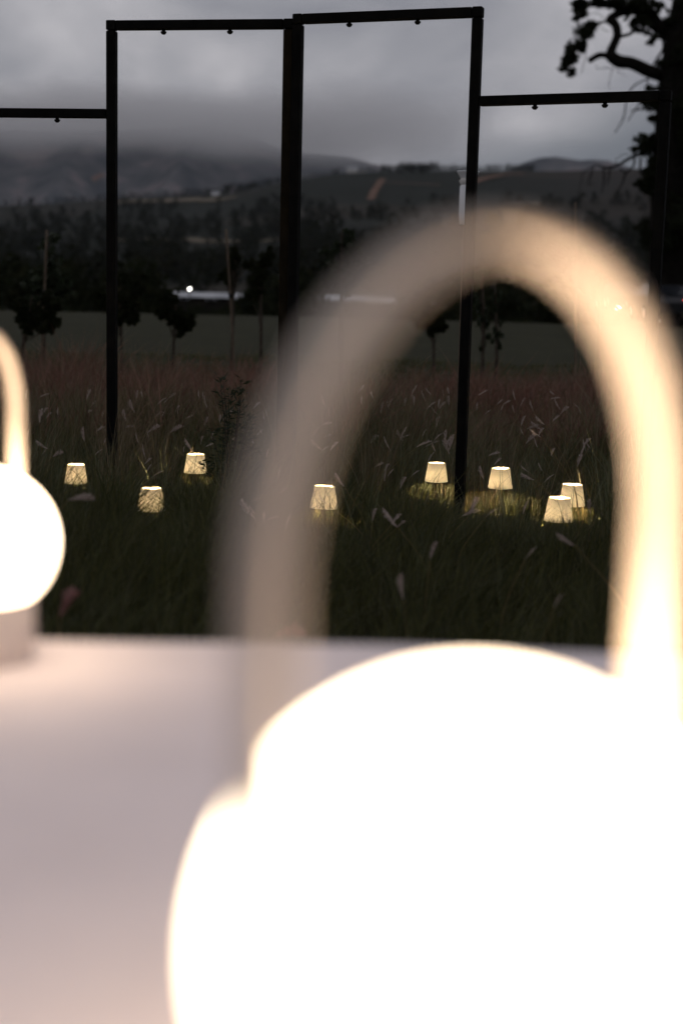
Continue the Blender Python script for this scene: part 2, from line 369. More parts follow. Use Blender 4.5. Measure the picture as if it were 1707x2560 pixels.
def polar_sheet(name, azs, rs, zf, mat):
    A, Rr = np.meshgrid(azs, rs); X = Rr*np.sin(A); Y = Rr*np.cos(A); Z = zf(X, Y)
    V = np.stack([X, Y, Z], -1).reshape(-1, 3); n = len(azs); m = len(rs)
    i, j = np.meshgrid(np.arange(m-1), np.arange(n-1), indexing='ij'); b = (i*n+j).ravel()
    F = np.stack([b, b+1, b+n+1, b+n], 1)[:, ::-1]
    return obj_np(name, V, F, mat, smooth=True)
az = np.concatenate([np.linspace(-math.pi, -0.5, 40)[:-1], np.linspace(-0.5, 0.5, 240)[:-1], np.linspace(0.5, math.pi, 40)])
rs = np.concatenate([np.linspace(0.05, 54, 90), np.linspace(55, 100, 40), np.geomspace(102, 6000, 160)])
tag(polar_sheet('ground', az, rs, terr, M['ground']), kind='structure')

MTN = edge_tab([(-1400,300),(-700,315),(-300,330),(0,318),(150,326),(300,322),(400,318),(490,312),(560,322),(640,344),(700,368),(760,380),(820,384),(880,392),(960,414),(1100,470),(1400,560)])
def mtn_z(x, y):
    r = np.hypot(x, y); a = np.arctan2(x, y); top = EYE + 4600*np.interp(a, *MTN)
    t = np.clip((r-3300)/1300, 0, 1)
    rel = fbm(x*0.0016, y*0.0016+3, 6)
    rdg = 1-np.abs(2*vnoise(x*0.0031+9, y*0.0012)-1)
    return -40 + (top+40)*(0.35*t+0.65*t**1.3) + 240*np.sin(t*math.pi)*rel + 110*np.sin(t*math.pi)*(rdg-0.5) - 200*sstep(4700, 6200, r)
tag(polar_sheet('mountain', np.linspace(-0.6, 0.22, 260), np.linspace(3250, 6300, 90), mtn_z, M['mountain']), kind='structure')
FH2 = edge_tab([(1180,470),(1270,424),(1310,405),(1350,393),(1385,390),(1420,395),(1450,400),(1480,397),(1520,400),(1560,412),(1650,450)])
def far_hill(x, y):
    r = np.hypot(x, y); a = np.arctan2(x, y); top = EYE + 3900*np.interp(a, *FH2)
    t = np.clip((r-3100)/800, 0, 1)
    return -40 + (top+40)*t**1.2 + 40*np.sin(t*math.pi)*fbm(x*0.004, y*0.004, 5) - 250*sstep(4000, 4600, r)
tag(polar_sheet('distant_hill', np.linspace(0.06, 0.26, 90), np.linspace(3050, 4650, 50), far_hill, M['mountain']), kind='structure')

def hit_mountain(px, py):
    d = ray(px, py); d = d/math.hypot(d[0], d[1]); q = np.linspace(3260, 4700, 900)
    i = int(np.argmax(EYE + d[2]*q < mtn_z(d[0]*q, d[1]*q))); return np.array([d[0]*q[i], d[1]*q[i], 0.0])
def drape(name, pts_px, half_w, mat, dz=0.35, zf=terr, n=30, hit=hit):
    """a strip of bare ground laid on the hill along a line"""
    P = np.array([hit(*p) for p in pts_px]); P = spline(P[:, :2], n)
    T = np.gradient(P, axis=0); T /= np.linalg.norm(T, axis=1)[:, None]; Nn = np.stack([-T[:, 1], T[:, 0]], 1)
    rows = []
    for k in range(5):
        Q = P + Nn*half_w*(k/2-1)*(1+0.25*np.sin(np.arange(n)*1.7)[:, None]); rows.append(np.stack([Q[:, 0], Q[:, 1], zf(Q[:, 0], Q[:, 1])+dz], 1))
    V = np.concatenate(rows); F = [(k*n+i, k*n+i+1, (k+1)*n+i+1, (k+1)*n+i) for k in range(4) for i in range(n-1)]
    return tag(obj_np(name, V, F, mat), kind='structure')
drape('earth_scar', [(232,454),(240,447),(250,442),(258,438)], 7, M['scar'], 4.0, mtn_z, 20, hit_mountain)
drape('dirt_track', [(956,448),(946,464),(934,482),(926,500)], 3.2, M['track'], 0.9)
drape('dirt_track', [(955,457),(1000,459),(1050,461),(1100,464)], 2.0, M['track'], 0.9)
drape('dirt_track', [(1180,458),(1220,446),(1260,438),(1310,436)], 5.0, M['track'], 1.2)
drape('stubble_field', [(290,508),(380,504),(470,502),(570,500)], 26, M['stubble'], 1.2)
drape('stubble_field', [(300,604),(380,600),(520,604),(700,600)], 9, M['stubble'], 0.6)
drape('stubble_field', [(740,634),(800,632),(900,630)], 6, M['track'], 0.6)
drape('stubble_field', [(1280,512),(1330,508),(1350,512)], 5, M['stubble'], 0.6)

# ------------------------------------------------------------------ woods (leaf-clump trees)
def rand_quads(C, size, g=rng, aspect=0.7):
    """one randomly turned leaf-like face at every centre"""
    n = len(C); u = g.normal(size=(n, 3)); u /= np.linalg.norm(u, axis=1)[:, None]
    w = g.normal(size=(n, 3)); w -= u*(u*w).sum(1)[:, None]; w /= np.linalg.norm(w, axis=1)[:, None]
    s = (np.asarray(size)*np.ones(n)*g.uniform(0.6, 1.35, n))[:, None]
    a = u*s; b = w*s*aspect
    V = np.stack([C-a, C-0.1*a+b, C+a, C+0.1*a-b], 1).reshape(-1, 3)
    return V, np.arange(4*n).reshape(n, 4)
def crown_pts(base, H, W, n, g=rng, blobs=9, low=0.25):
    """points through the lumpy volume of a crown"""
    out = []
    per = max(1, n//blobs)
    for k in range(blobs):
        t = (k+0.5)/blobs; zc = H*(low + (0.93-low)*t)
        prof = math.sin(math.pi*min(1, 0.15+0.85*t)**0.8)*0.5 + 0.18
        a = g.uniform(0, 6.28); rad = W*0.5*prof*g.uniform(0.35, 1.0)
        c = np.array([math.cos(a)*rad, math.sin(a)*rad, zc]); R = W*g.uniform(0.17, 0.30)
        d = g.normal(size=(per, 3)); d /= np.linalg.norm(d, axis=1)[:, None]
        out.append(c + d*R*(g.uniform(0, 1, per)**0.45)[:, None]*np.array([1, 1, 0.85]))
    return np.concatenate(out) + np.array(base)
def wood(name, trees, mat, leaves, lf=0.085, blobs=7):
    Vs, Fs, o = [], [], 0
    for (b, H, W) in trees:
        P = crown_pts(b, H, W, leaves, blobs=blobs, low=0.08)
        V, F = rand_quads(P, W*lf); Vs.append(V); Fs.append(F+o); o += len(V)
    return tag(obj_np(name, np.concatenate(Vs), np.concatenate(Fs), mat), kind='stuff')
ridge_trees = []
def ridge_row(x0, x1, y, n, H0, H1):
    for k in range(n):
        px = x0+(x1-x0)*(k+rng.random())/n
        a = math.atan2(*ray(px, y)[:2]); r = rng.uniform(1425, 1475); p = np.array([r*math.sin(a), r*math.cos(a)])
        H = rng.uniform(H0, H1); ridge_trees.append(((p[0], p[1], float(terr(p[0], p[1]))-1), H, H*rng.uniform(0.8, 1.3)))
ridge_row(-100, 160, 512, 16, 3, 7); ridge_row(150, 420, 490, 40, 4, 7); ridge_row(420, 640, 486, 45, 4, 9); ridge_row(560, 580, 486, 4, 9, 12)
ridge_row(600, 705, 460, 26, 5, 9); ridge_row(705, 820, 440, 16, 2.5, 5); ridge_row(826, 848, 430, 4, 5, 7); ridge_row(895, 960, 430, 10, 4, 6)
ridge_row(955, 1100, 424, 60, 6, 9); ridge_row(1000, 1080, 424, 30, 8, 10.5); ridge_row(1100, 1330, 424, 70, 4, 8)
wood('ridge_wood', ridge_trees, M['farleaf'], 42)
valley = []
for _ in range(8000):
    px = rng.uniform(-60, 1760); py = rng.uniform(505, 735)
    d = 0.7*vnoise(px*0.010+3, py*0.05) + 0.3*vnoise(px*0.04, py*0.16+7)
    if d < 0.47: continue
    p = hit(px, py, 1420)
    r = math.hypot(p[0], p[1])
    if r < 120: continue
    H = rng.uniform(4, 9.5)*(0.8+0.4*d); valley.append(((p[0], p[1], p[2]-0.5), H, H*rng.uniform(0.7, 1.15)))
    if len(valley) >= 1500: break
wood('valley_wood', valley, M['farleaf'], 110, 0.08, 8)
belt = []
for k in range(170):
    px = rng.uniform(-120, 1800); a = math.atan2(*ray(px, 700)[:2]); r = rng.uniform(84, 150)
    if 380 < px < 620 and r < 150: H = rng.uniform(2.4, 3.6)
    elif 800 < px < 1030: H = rng.uniform(2.4, 3.8)
    else: H = rng.uniform(3.6, 7.0)
    x, y = r*math.sin(a), r*math.cos(a)
    belt.append(((x, y, float(terr(x, y))-0.3), H, H*rng.uniform(0.7, 1.1)))
wood('tree_belt', belt, M['leaf'], 1100, 0.042, 12)

# ------------------------------------------------------------------ buildings and cars far off
def house(name, px, py, r, w, dpt, hgt, rise, roofmat, label, cat='house', nwin=3, rz=0.0, wallmat=None):
    a = math.atan2(*ray(px, py)[:2]); x, y = r*math.sin(a), r*math.cos(a); z = float(terr(x, y))
    z = EYE + r*ray(px, py)[2]/math.hypot(*ray(px, py)[:2])
    t = tag(empty(name, (x, y, z), rz), label, cat)
    zb = min(-0.5, float(terr(x, y))-z-0.6)
    MB().box((0, 0, (hgt+zb)/2), (w, dpt, hgt-zb)).build('wall', wallmat or M['offwhite'], t)
    e = 0.35
    V = [(-w/2-e, -dpt/2-e, hgt), (w/2+e, -dpt/2-e, hgt), (w/2+e, dpt/2+e, hgt), (-w/2-e, dpt/2+e, hgt), (-w/2-e, 0, hgt+rise), (w/2+e, 0, hgt+rise)]
    rf = MB().add(V, [(0,1,5,4),(2,3,4,5),(0,4,3),(1,2,5),(3,2,1,0)]).build('roof', roofmat, t)
    if rise > 1.5: MB().box((w*0.28, 0.0, hgt+rise), (0.7, 0.7, 1.6)).build('chimney', M['offwhite'], rf)
    for i in range(nwin):
        xx = (i+0.5)/nwin*w - w/2
        wn = MB().box((xx, -dpt/2-0.02, hgt*0.55), (min(1.1, w/nwin*0.5), 0.08, hgt*0.4)).build('window', M['white'], t)
        MB().box((xx, -dpt/2-0.07, hgt*0.55), (min(0.9, w/nwin*0.4), 0.05, hgt*0.34)).build('pane', M['pane'], wn)
    return t
house('farmhouse', 880, 430, 1440, 10, 6, 3.2, 2.4, M['roofw'], 'pale farmhouse on the ridge between the two middle posts', nwin=3, rz=0.2)
house('farm_shed', 908, 431, 1445, 6, 5, 2.2, 1.2, M['roofd'], 'small dim shed right of the ridge farmhouse', 'shed', 2)
house('farmhouse', 540, 494, 1420, 7, 6, 3.6, 2.6, M['roofw'], 'tiny white farmhouse at the end of the pale field on the left', nwin=2, rz=-0.3)
sh = house('long_shed', 700, 757, 165, 36, 9, 0.45, 0.55, M['roofw'], 'long low shed with white roof beyond the lawn', 'shed', 12, rz=0.0, wallmat=M['darkboard'])
yl = at(474, 724, 150); t = tag(empty('yard_lamp', (yl[0], yl[1], float(terr(yl[0], yl[1])))), 'small bright white yard light above the long white roof', 'lamp')
MB().tube([(0, 0, 0), (0, 0, yl[2]-t.location.z)], 0.06, 8).build('pole', M['steel'], t)
MB().lathe([(0.0, -0.12), (0.09, -0.09), (0.125, 0), (0.09, 0.09), (0.0, 0.12)], 16, (0, 0, yl[2]-t.location.z+0.1)).build('lamp_head', M['yard'], t, True)
def car(loc, rz, label, rear):
    t = tag(empty('parked_car', loc, rz), label, 'car')
    # side outline swept across the width, sides drawn in towards the roof
    prof = [(-2.1,0.35),(-2.15,0.75),(-2.05,0.98),(-1.75,1.02),(-1.25,1.42),(0.25,1.45),(0.95,1.0),(1.9,0.86),(2.12,0.62),(2.1,0.32)]
    def ring(yf): return [(x, yf*(0.86 if z < 1.1 else 0.66), z) for x, z in prof]
    V = []; n = len(prof)
    for f in (-1, -0.97, 0.97, 1):
        rr = ring(f); V += [(x*(0.985 if abs(f) == 1 else 1), y, z*(0.985 if abs(f) == 1 else 1)) for x, y, z in rr]
    F = [(k*n+i, k*n+(i+1) % n, (k+1)*n+(i+1) % n, (k+1)*n+i) for k in range(3) for i in range(n)] + [tuple(range(n))[::-1], tuple(3*n+i for i in range(n))]
    MB().add(V, F).build('body', M['carpaint'], t)
    MB().add([(-1.76,-0.6,1.06),(-1.76,0.6,1.06),(-1.31,0.54,1.40),(-1.31,-0.54,1.40)], [(0,1,2,3)]).build('rear_window', M['pane'], t)
    MB().add([(0.92,-0.6,1.05),(0.92,0.6,1.05),(0.33,0.54,1.42),(0.33,-0.54,1.42)], [(3,2,1,0)]).build('windscreen', M['pane'], t)
    for x in (-1.3, 1.3):
        for y in (-0.78, 0.78):
            w = MB(); w.lathe([(0.0,-0.1),(0.29,-0.1),(0.32,-0.06),(0.32,0.06),(0.29,0.1),(0.0,0.1)], 20); w.v = [(a+x, c+y, b+0.32) for a, b, c in w.v]
            wo = w.build('wheel', M['rubber'], t)
            h = MB(); h.lathe([(0.0,-0.11),(0.19,-0.11),(0.19,0.11),(0.0,0.11)], 12); h.v = [(a+x, c+y, b+0.32) for a, b, c in h.v]; h.build('rim', M['basewhite'], wo)
    for y in (-0.66, 0.66):
        MB().box((-2.13, y, 0.86), (0.06, 0.30, 0.075), bev=0.02).build('tail_light', M['tail'] if rear else M['rubber'], t)
        MB().lathe([(0, -0.02), (0.08, -0.02), (0.09, 0.0), (0.0, 0.05)], 14).build('headlight', M['head'] if not rear else M['white'], t)
        t.children[-1].location = (2.1, y, 0.66); t.children[-1].rotation_euler = (0, math.pi/2, 0)
    return t
cp = at(1640, 748, 58); car((cp[0]+0.11, cp[1], cp[2]-0.86), math.pi/2, 'dark car with lit red tail lights behind the rightmost post', True)
cp = at(1592, 742, 80); car((cp[0]-0.66, cp[1]+2, cp[2]-0.66), -math.pi/2, 'dark car with lit white headlights beyond the red tail lights', False)

# ------------------------------------------------------------------ big oak on the right
def leaf_obj(name, P, size, mat, parent, aspect=0.7):
    V, F = rand_quads(P, size, aspect=aspect); return obj_np(name, V, F, mat, parent)
def oak():
    Y = 60.0; s = FPX/Y
    base = at(1665, 800, Y); base[2] = float(terr(base[0], base[1]))
    t = tag(empty('oak_tree', tuple(base)), 'huge black oak with crooked bare limb at the right edge', 'tree')
    def loc(cx, cy, dy=0.0):   # traced in the 4.523x enlargement of the corner
        return at(1380+cx/4.523, cy/4.523, Y+dy) - base
    def limb(name, pts, par=t, n=26):
        C = [np.append(loc(x, y, dy), r/4.523/s) for x, y, r, dy in pts]; S = spline(C, n)
        return MB().tube(S[:, :3], np.maximum(S[:, 3], 0.01), 10).build(name, M['bark'], par, True)
    # trunk from the ground up past the frame
    top = loc(1500, -400); foot = np.array([0.6, 0, -0.5])
    tr = spline([np.append(foot, 1.15), np.append(loc(1330, 3000), 0.85), np.append(loc(1330, 2000), 0.75), np.append(loc(1400, 900), 0.7), np.append(loc(1480, 200), 0.55), np.append(top, 0.3)], 40)
    MB().tube(tr[:, :3], tr[:, 3], 14).build('trunk', M['bark'], t, True)
    limb('limb', [(1420,900,78,0),(1250,850,72,0),(1100,800,70,-.3),(900,710,66,-.5),(760,690,70,-.5),(650,620,62,-.5)])
    limb('limb', [(690,640,55,-.5),(600,618,34,-.6),(520,622,32,-.7),(420,680,30,-.8)])
    limb('limb', [(660,650,62,-.5),(670,560,52,-.5),(710,470,48,-.4),(738,380,48,-.4),(715,270,46,-.3),(650,215,44,-.3),(705,170,46,-.2),(800,120,52,0),(950,110,56,.2),(1080,180,60,.3),(1160,280,66,.3),(1290,350,66,.2),(1440,420,70,0)], n=50)
    limb('branch', [(820,110,44,0),(700,60,36,0),(560,55,28,0),(430,55,18,0),(330,100,10,0)])
    limb('branch', [(770,405,20,-.4),(860,385,18,-.3),(930,345,20,-.3),(1010,352,16,-.2),(1150,395,16,0),(1320,450,24,0)])
    limb('branch', [(690,255,16,-.4),(600,240,13,-.5),(520,255,12,-.5),(420,250,8,-.6),(360,330,6,-.6)])
    limb('branch', [(1130,110,18,.2),(1200,190,20,.3),(1260,290,22,.3),(1330,380,24,.2)])
    limb('branch', [(1180,20,10,.4),(1290,90,12,.4),(1400,170,14,.4)])
    limb('branch', [(1250,420,16,.2),(1255,540,14,.1),(1190,650,12,0),(1130,760,10,0)])
    limb('branch', [(1090,880,8,0),(960,940,8,-.2),(890,1010,9,-.3),(835,1150,8,-.4),(810,1320,8,-.4),(710,1500,5,-.4)])
    limb('branch', [(1085,890,7,0),(1060,1010,7,0),(980,1170,8,-.1),(850,1365,5,-.2)])
    limb('branch', [(1120,1240,14,0),(1040,1225,12,0),(960,1235,10,-.1),(880,1240,4,-.1)])
    limb('branch', [(1150,1500,30,0),(1060,1700,22,0),(950,1745,18,0),(850,1800,17,-.2),(740,1865,16,-.3),(620,1890,14,-.3),(480,1858,8,-.4)])
    for pts in ([(480,1865,7,-.4),(350,1945,6,-.4),(330,2050,4,-.4),(290,2180,2,-.4)], [(470,1870,8,-.4),(430,1990,8,-.4),(405,2080,5,-.4),(470,2060,3,-.4)],
                [(580,1895,9,-.3),(585,2020,9,-.3),(560,2180,4,-.3)], [(650,1890,9,-.3),(640,2000,8,-.3),(615,2090,4,-.3)], [(930,1770,14,-.1),(920,1870,12,-.2),(830,1960,10,-.2),(790,2080,8,-.2),(725,2170,4,-.2)],
                [(760,1900,10,-.2),(810,1940,9,-.2),(850,1960,6,-.2)], [(1000,1780,14,0),(995,1900,12,0),(1010,2000,6,0)], [(730,1850,5,-.3),(730,1790,4,-.3),(790,1745,4,-.3),(870,1740,3,-.3)],
                [(700,770,5,-.5),(600,760,4,-.5),(520,770,3,-.5),(490,730,2,-.5)], [(690,780,4,-.5),(650,870,3,-.5),(640,1000,2,-.5)], [(720,780,4,-.5),(770,820,3,-.5),(830,850,2,-.5)],
                [(385,500,5,-.6),(375,640,4,-.6),(330,830,3,-.6)], [(620,230,4,-.4),(560,180,3,-.4),(500,140,3,-.4),(430,150,2,-.4)], [(540,290,3,-.4),(600,340,3,-.4),(660,350,2,-.4)]):
        limb('twig', pts, n=14)
    P = []
    def blob(cx, cy, rx, ry, n, dep=0.8, dy=0.0):
        n = int(n*(1.9 if n >= 480 else 1.6))
        q = rng.normal(size=(n, 3)); q /= np.linalg.norm(q, axis=1)[:, None]; q *= (rng.random(n)**0.5)[:, None]
        # break the blob into sprays so that sky shows between them
        k = max(3, n//24); ctr = q[:k]; pick = rng.integers(0, k, n); q = ctr[pick]*1.0 + rng.normal(size=(n, 3))*(0.13 if n > 900 else 0.2)
        c = loc(cx, cy, dy)
        P.append(c + q*np.array([rx/4.523/s, dep, ry/4.523/s]))
    for b in [(300,40,90,70,260),(330,150,55,60,130),(270,190,40,50,60),(360,350,115,95,420),(440,270,70,50,160),(330,470,60,60,130),(230,540,75,80,330),(200,640,75,90,380),(140,740,62,50,210),(215,800,55,45,140),(350,570,40,30,60),
              (520,30,120,40,260),(740,25,140,60,420),(900,60,110,80,330),(1040,50,130,90,460),(980,230,90,70,260),(1060,300,90,60,200),(860,190,40,25,40),(1150,440,60,50,130),(1180,90,60,60,160),(1420,90,70,110,330),(1360,230,80,90,300),
              (1440,380,90,120,420),(1330,640,60,90,200),(1260,740,100,70,260),(1420,700,90,180,600),(1130,990,50,60,90),(1150,1150,120,90,300),(1040,1150,40,40,60),(1120,1330,60,60,90),(1020,1580,70,70,160),(940,1690,40,40,80),(1000,1690,60,50,130),
              (1090,1650,90,120,420),(1130,1800,60,60,130),(1080,1960,80,60,200),(1130,1900,60,80,130),(990,2050,60,50,120),(1000,2140,60,30,90),(1090,2100,80,90,300)]: blob(*b)
    for k in range(46):                                    # the solid ivy-dark side of the tree
        cy = rng.uniform(950, 3550); lo = np.interp(cy, [900,1300,1700,2100,2400,2700,3000,3550],[1190,1190,1150,1120,1020,970,960,1000])
        blob(rng.uniform(lo+110, 1850), cy, 150, 150, 520, 1.2, rng.uniform(-1, 1.5))
    for k in range(16): blob(rng.uniform(1480, 2000), rng.uniform(-200, 1000), 170, 150, 480, 1.2, rng.uniform(-1, 1.5))
    leaf_obj('crown', np.concatenate(P), 0.085, M['oakleaf'], t, 0.55)
oak()

# ------------------------------------------------------------------ young trees with stakes
def young_tree(px, py_base, Y, blobs, label, n=900, trunk_top=None, leaf=0.045, mat='leaf', name='young_tree'):
    """blobs: (px, py, rx px, ry px) seen from the viewing place, all on one small tree"""
    b = at(px, py_base, Y); b[2] = 0.0; s = FPX/Y
    t = tag(empty(name, tuple(b)), label, 'tree', 'young trees planted along the lawn')
    tp = at(*(trunk_top or blobs[0][:2]), Y) - b
    S = spline([(0, 0, -0.05, 0.026), (tp[0]*0.3+0.01, 0.01, tp[2]*0.45, 0.021), (tp[0]*0.8, -0.01, tp[2]*0.8, 0.015), (*tp, 0.006)], 14)
    MB().tube(S[:, :3], S[:, 3], 7).build('trunk', M['youngbark'], t, True)
    P = []
    blobs = [(cx + rx*rng.uniform(-.8, .8), cy + ry*rng.uniform(-.9, .8), rx*rng.uniform(.35, .75), ry*rng.uniform(.3, .7)) for (cx, cy, rx, ry) in blobs for _ in range(3)]
    for (cx, cy, rx, ry) in blobs:
        c = at(cx, cy, Y) - b; k = int(2.0*n)//len(blobs)
        q = rng.normal(size=(k, 3)); q /= np.linalg.norm(q, axis=1)[:, None]; q *= (rng.random(k)**0.4)[:, None]
        j = max(4, k//22); pick = rng.integers(0, j, k); q = q[:j][pick]*1.1 + rng.normal(size=(k, 3))*0.15
        P.append(c + q*np.array([rx/s, (rx+ry)/2/s, ry/s]))
        i = 4 + random.randrange(6); st = S[i, :3]
        for m in range(1): MB().tube([st, (st+c)/2 + rng.normal(size=3)*0.02, c + q[m]*np.array([rx/s, rx/s, ry/s])*0.8], [0.009, 0.006, 0.002], 5).build('branch', M['youngbark'], t, True)
    leaf_obj('crown', np.concatenate(P), leaf*0.66, M[mat], t)
    return t
def stake(x0, y0, x1, y1, Y, label, rad=0.016):
    b = at(x0, y0, Y); tp = at(x1, y1, Y); g = b.copy(); g[2] = -0.05; g[0] += (b[0]-tp[0])*0.1
    t = tag(empty('tree_stake', (g[0], g[1], 0)), label, 'stake', 'pale stakes beside the young trees')
    S = spline([g-[g[0], g[1], 0], (g+tp)/2-[g[0]-0.006, g[1], 0], tp-[g[0], g[1], 0]], 8)
    MB().tube(S, [rad*1.1]*4+[rad*0.95]*4, 8).build('pole', M['stake'], t, True)
    MB().tube([S[4]+[0, 0, -0.02], S[4]+[0, 0, 0.03]], rad*1.5, 8).build('tie', M['rubber'], t, True)
young_tree(48, 920, 18, [(70,775,48,45),(55,810,30,30),(100,800,40,42),(130,770,28,32),(118,815,28,26)], 'small dark young tree with leaning trunk at the far left', 1900, (80,740))
young_tree(108, 930, 19.5, [(112,650,45,60),(90,700,40,40),(140,690,32,45),(115,740,45,35)], 'taller faint young tree beside the leftmost stake', 1000, (114,600), 0.05, 'leafgreen')
stake(103, 905, 117, 574, 19, 'pale thin stake at the leftmost young tree')
young_tree(302, 915, 19, [(290,760,42,38),(320,775,30,36),(262,745,30,25),(300,720,36,30),(305,800,22,20)], 'dark young tree half hidden by the left black post', 1700, (298,720))
young_tree(430, 900, 20, [(440,765,48,36),(415,775,30,30),(465,785,30,32),(430,800,32,26),(455,815,22,20)], 'round dark young tree in front of the long white roof', 1900, (440,750))
young_tree(578, 915, 18.5, [(590,650,22,24),(575,690,28,26),(610,655,22,16),(565,705,22,20),(585,640,14,18)], 'slim young tree leaning on the second stake', 900, (583,630), 0.045)
stake(586, 898, 565, 572, 18, 'pale tall stake left of the double middle post')
young_tree(650, 930, 18, [(650,680,26,34),(640,720,26,30),(665,650,18,22)], 'dark young tree just left of the double middle post', 1400, (650,650))
young_tree(1085, 915, 19, [(1070,790,36,30),(1050,770,24,20),(1095,800,26,26),(1075,820,22,20)], 'dark young tree seen through the arched lamp handle', 1200, (1075,770))
young_tree(1205, 930, 17, [(1205,760,16,60),(1215,840,14,40),(1200,700,16,30)], 'thin young tree right of the tall right post', 380, (1207,650), 0.04, 'leafgreen')
young_tree(1240, 935, 17.5, [(1238,770,16,50),(1246,830,12,30)], 'spindly sapling second right of the tall right post', 240, (1238,700), 0.04, 'leafgreen', name='sapling')
stake(1441, 900, 1438, 505, 16, 'thin brown stake right of the arched lamp handle top', 0.011)
young_tree(1500, 905, 17, [(1480,640,46,24),(1530,630,40,26),(1450,615,18,14),(1510,670,50,30),(1560,660,40,34)], 'leafy green young tree in front of the oak', 1300, (1500,625), 0.05, 'leafgreen')
young_tree(850, 925, 18, [(850,590,30,34),(880,640,40,34),(835,650,30,30),(865,700,36,36)], 'dim leafy young tree right of the double middle post', 900, (855,570), 0.05, 'leafgreen')

# ------------------------------------------------------------------ black steel frames
W = 0.051
def steel_frame(name, label, A, B, ztop, posts, hooks, ext=(0.5, 0.5)):
    """A, B: plan positions of the two ends; posts: which ends carry a post of this frame; hooks: fractions along the bar"""
    A = np.array(A); B = np.array(B); d = B-A; Ln = np.linalg.norm(d); d = d/Ln; rz = math.atan2(d[1], d[0])
    t = tag(empty(name, (A[0], A[1], 0), rz), label, 'frame', 'black steel frames standing in the grass')
    for k in posts:
        x = 0 if k == 0 else Ln
        h = ztop - W - 0.004
        MB().box((x, 0, (h-0.1)/2), (W, W, h+0.1), bev=0.004).build('post', M['warmlitsteel'] if (k == 1 and 'left tall' in label) else M['steel'], t)
        MB().box((x, 0, ztop-W/2), (W+0.001, W, W), bev=0.004).build('corner_block', M['steel'], t)
    x0 = (W/2+0.003) if 0 in posts else ext[0]; x1 = Ln - ((W/2+0.003) if 1 in posts else ext[1])
    MB().box(((x0+x1)/2, 0, ztop-W/2), (x1-x0, W*0.98, W*0.94), bev=0.004).build('top_bar', M['steel'], t)
    for f in hooks:
        x = f*Ln
        k = MB(); k.lathe([(0.0, -0.026), (0.009, -0.024), (0.017, -0.015), (0.017, -0.010), (0.010, -0.007), (0.010, 0.004), (0.0, 0.004)], 8, (x, 0, ztop-W*0.97))
        k.build('hanging_bolt', M['steel'], t)
    return t
P1 = at(280, 700, 8.0)
zF2 = at(270, 50, 8.0)[2]
d = ray(703, 46); Y2 = (zF2-EYE)/d[2]*d[1]; P2a = at(711, 700, Y2)
Y2b = Y2 - 0.03; P2b = at(733.5, 700, Y2b)
zF3 = at(738, 34, Y2b)[2]
d = ray(1192, 16); Y3 = (zF3-EYE)/d[2]*d[1]; P3 = at(1177, 500, Y3)
zF4 = at(1205, 240, Y3)[2]
d = ray(1642, 224); Y4 = (zF4-EYE)/d[2]*d[1]; P4 = at(1650, 500, Y4)
zF1 = at(262, 271, 8.0)[2]
d = ray(0, 269); Y0 = (zF1-EYE)/d[2]*d[1]; Pm = at(0, 269, Y0)
P0 = P1[:2] + (Pm[:2]-P1[:2])/np.linalg.norm(Pm[:2]-P1[:2])*0.98
print('FRAME depths', Y0, 8.0, Y2, Y2b, Y3, Y4, 'tops', zF1, zF2, zF3, zF4)
def frac(px, py, A, B):
    """where along A-B the picture point lies"""
    A = np.array(A)[:2]; B = np.array(B)[:2]; d = ray(px, py)[:2]; M2 = np.array([[B[0]-A[0], -d[0]], [B[1]-A[1], -d[1]]]); return np.linalg.solve(M2, -np.array(A))[0]
steel_frame('steel_frame', 'low black frame bar running off the left edge', P0, P1[:2], zF1, (0,), [frac(143, 293, P0, P1[:2])], (0, W/2+0.003))
steel_frame('steel_frame', 'left tall black frame of the pair in the middle', P1[:2], P2a[:2], zF2, (0, 1), [frac(409, 76, P1, P2a), frac(575, 72, P1, P2a)])
steel_frame('steel_frame', 'right tall black frame of the pair in the middle', P2b[:2], P3[:2], zF3, (0, 1), [frac(873, 57, P2b, P3), frac(1044, 46, P2b, P3)])
steel_frame('steel_frame', 'low black frame on the right ending before the oak', P3[:2], P4[:2], zF4, (1,), [frac(1337, 263, P3, P4), frac(1512, 258, P3, P4)], (W/2+0.003, 0))

# the pale pole showing from behind the right tall post
wp = at(1168, 480, 11.0); t = tag(empty('white_pole', (wp[0], wp[1], 0)), 'white pole with pale pointed top behind the right tall post', 'pole')
zs = lambda py: at(1168, py, 11.0)[2]; pxm = 11.0/FPX
MB().lathe([(0.022, -0.05), (0.022, zs(560))], 12).build('pole', M['stake'], t, True)
MB().lathe([(0.0, zs(562)), (0.050, zs(560)), (0.058, zs(540)), (0.058, zs(466)), (0.050, zs(462))], 20).build('sleeve', M['white'], t, True)
MB().lathe([(0.048, zs(463)), (0.066, zs(452)), (0.055, zs(447)), (0.052, zs(444))], 20).build('clamp', M['offwhite'], t, True)
MB().lathe([(0.052, zs(446)), (0.086, zs(428)), (0.078, zs(426.5)), (0.0, zs(426))], 6).build('top_cover', M['white'], t)

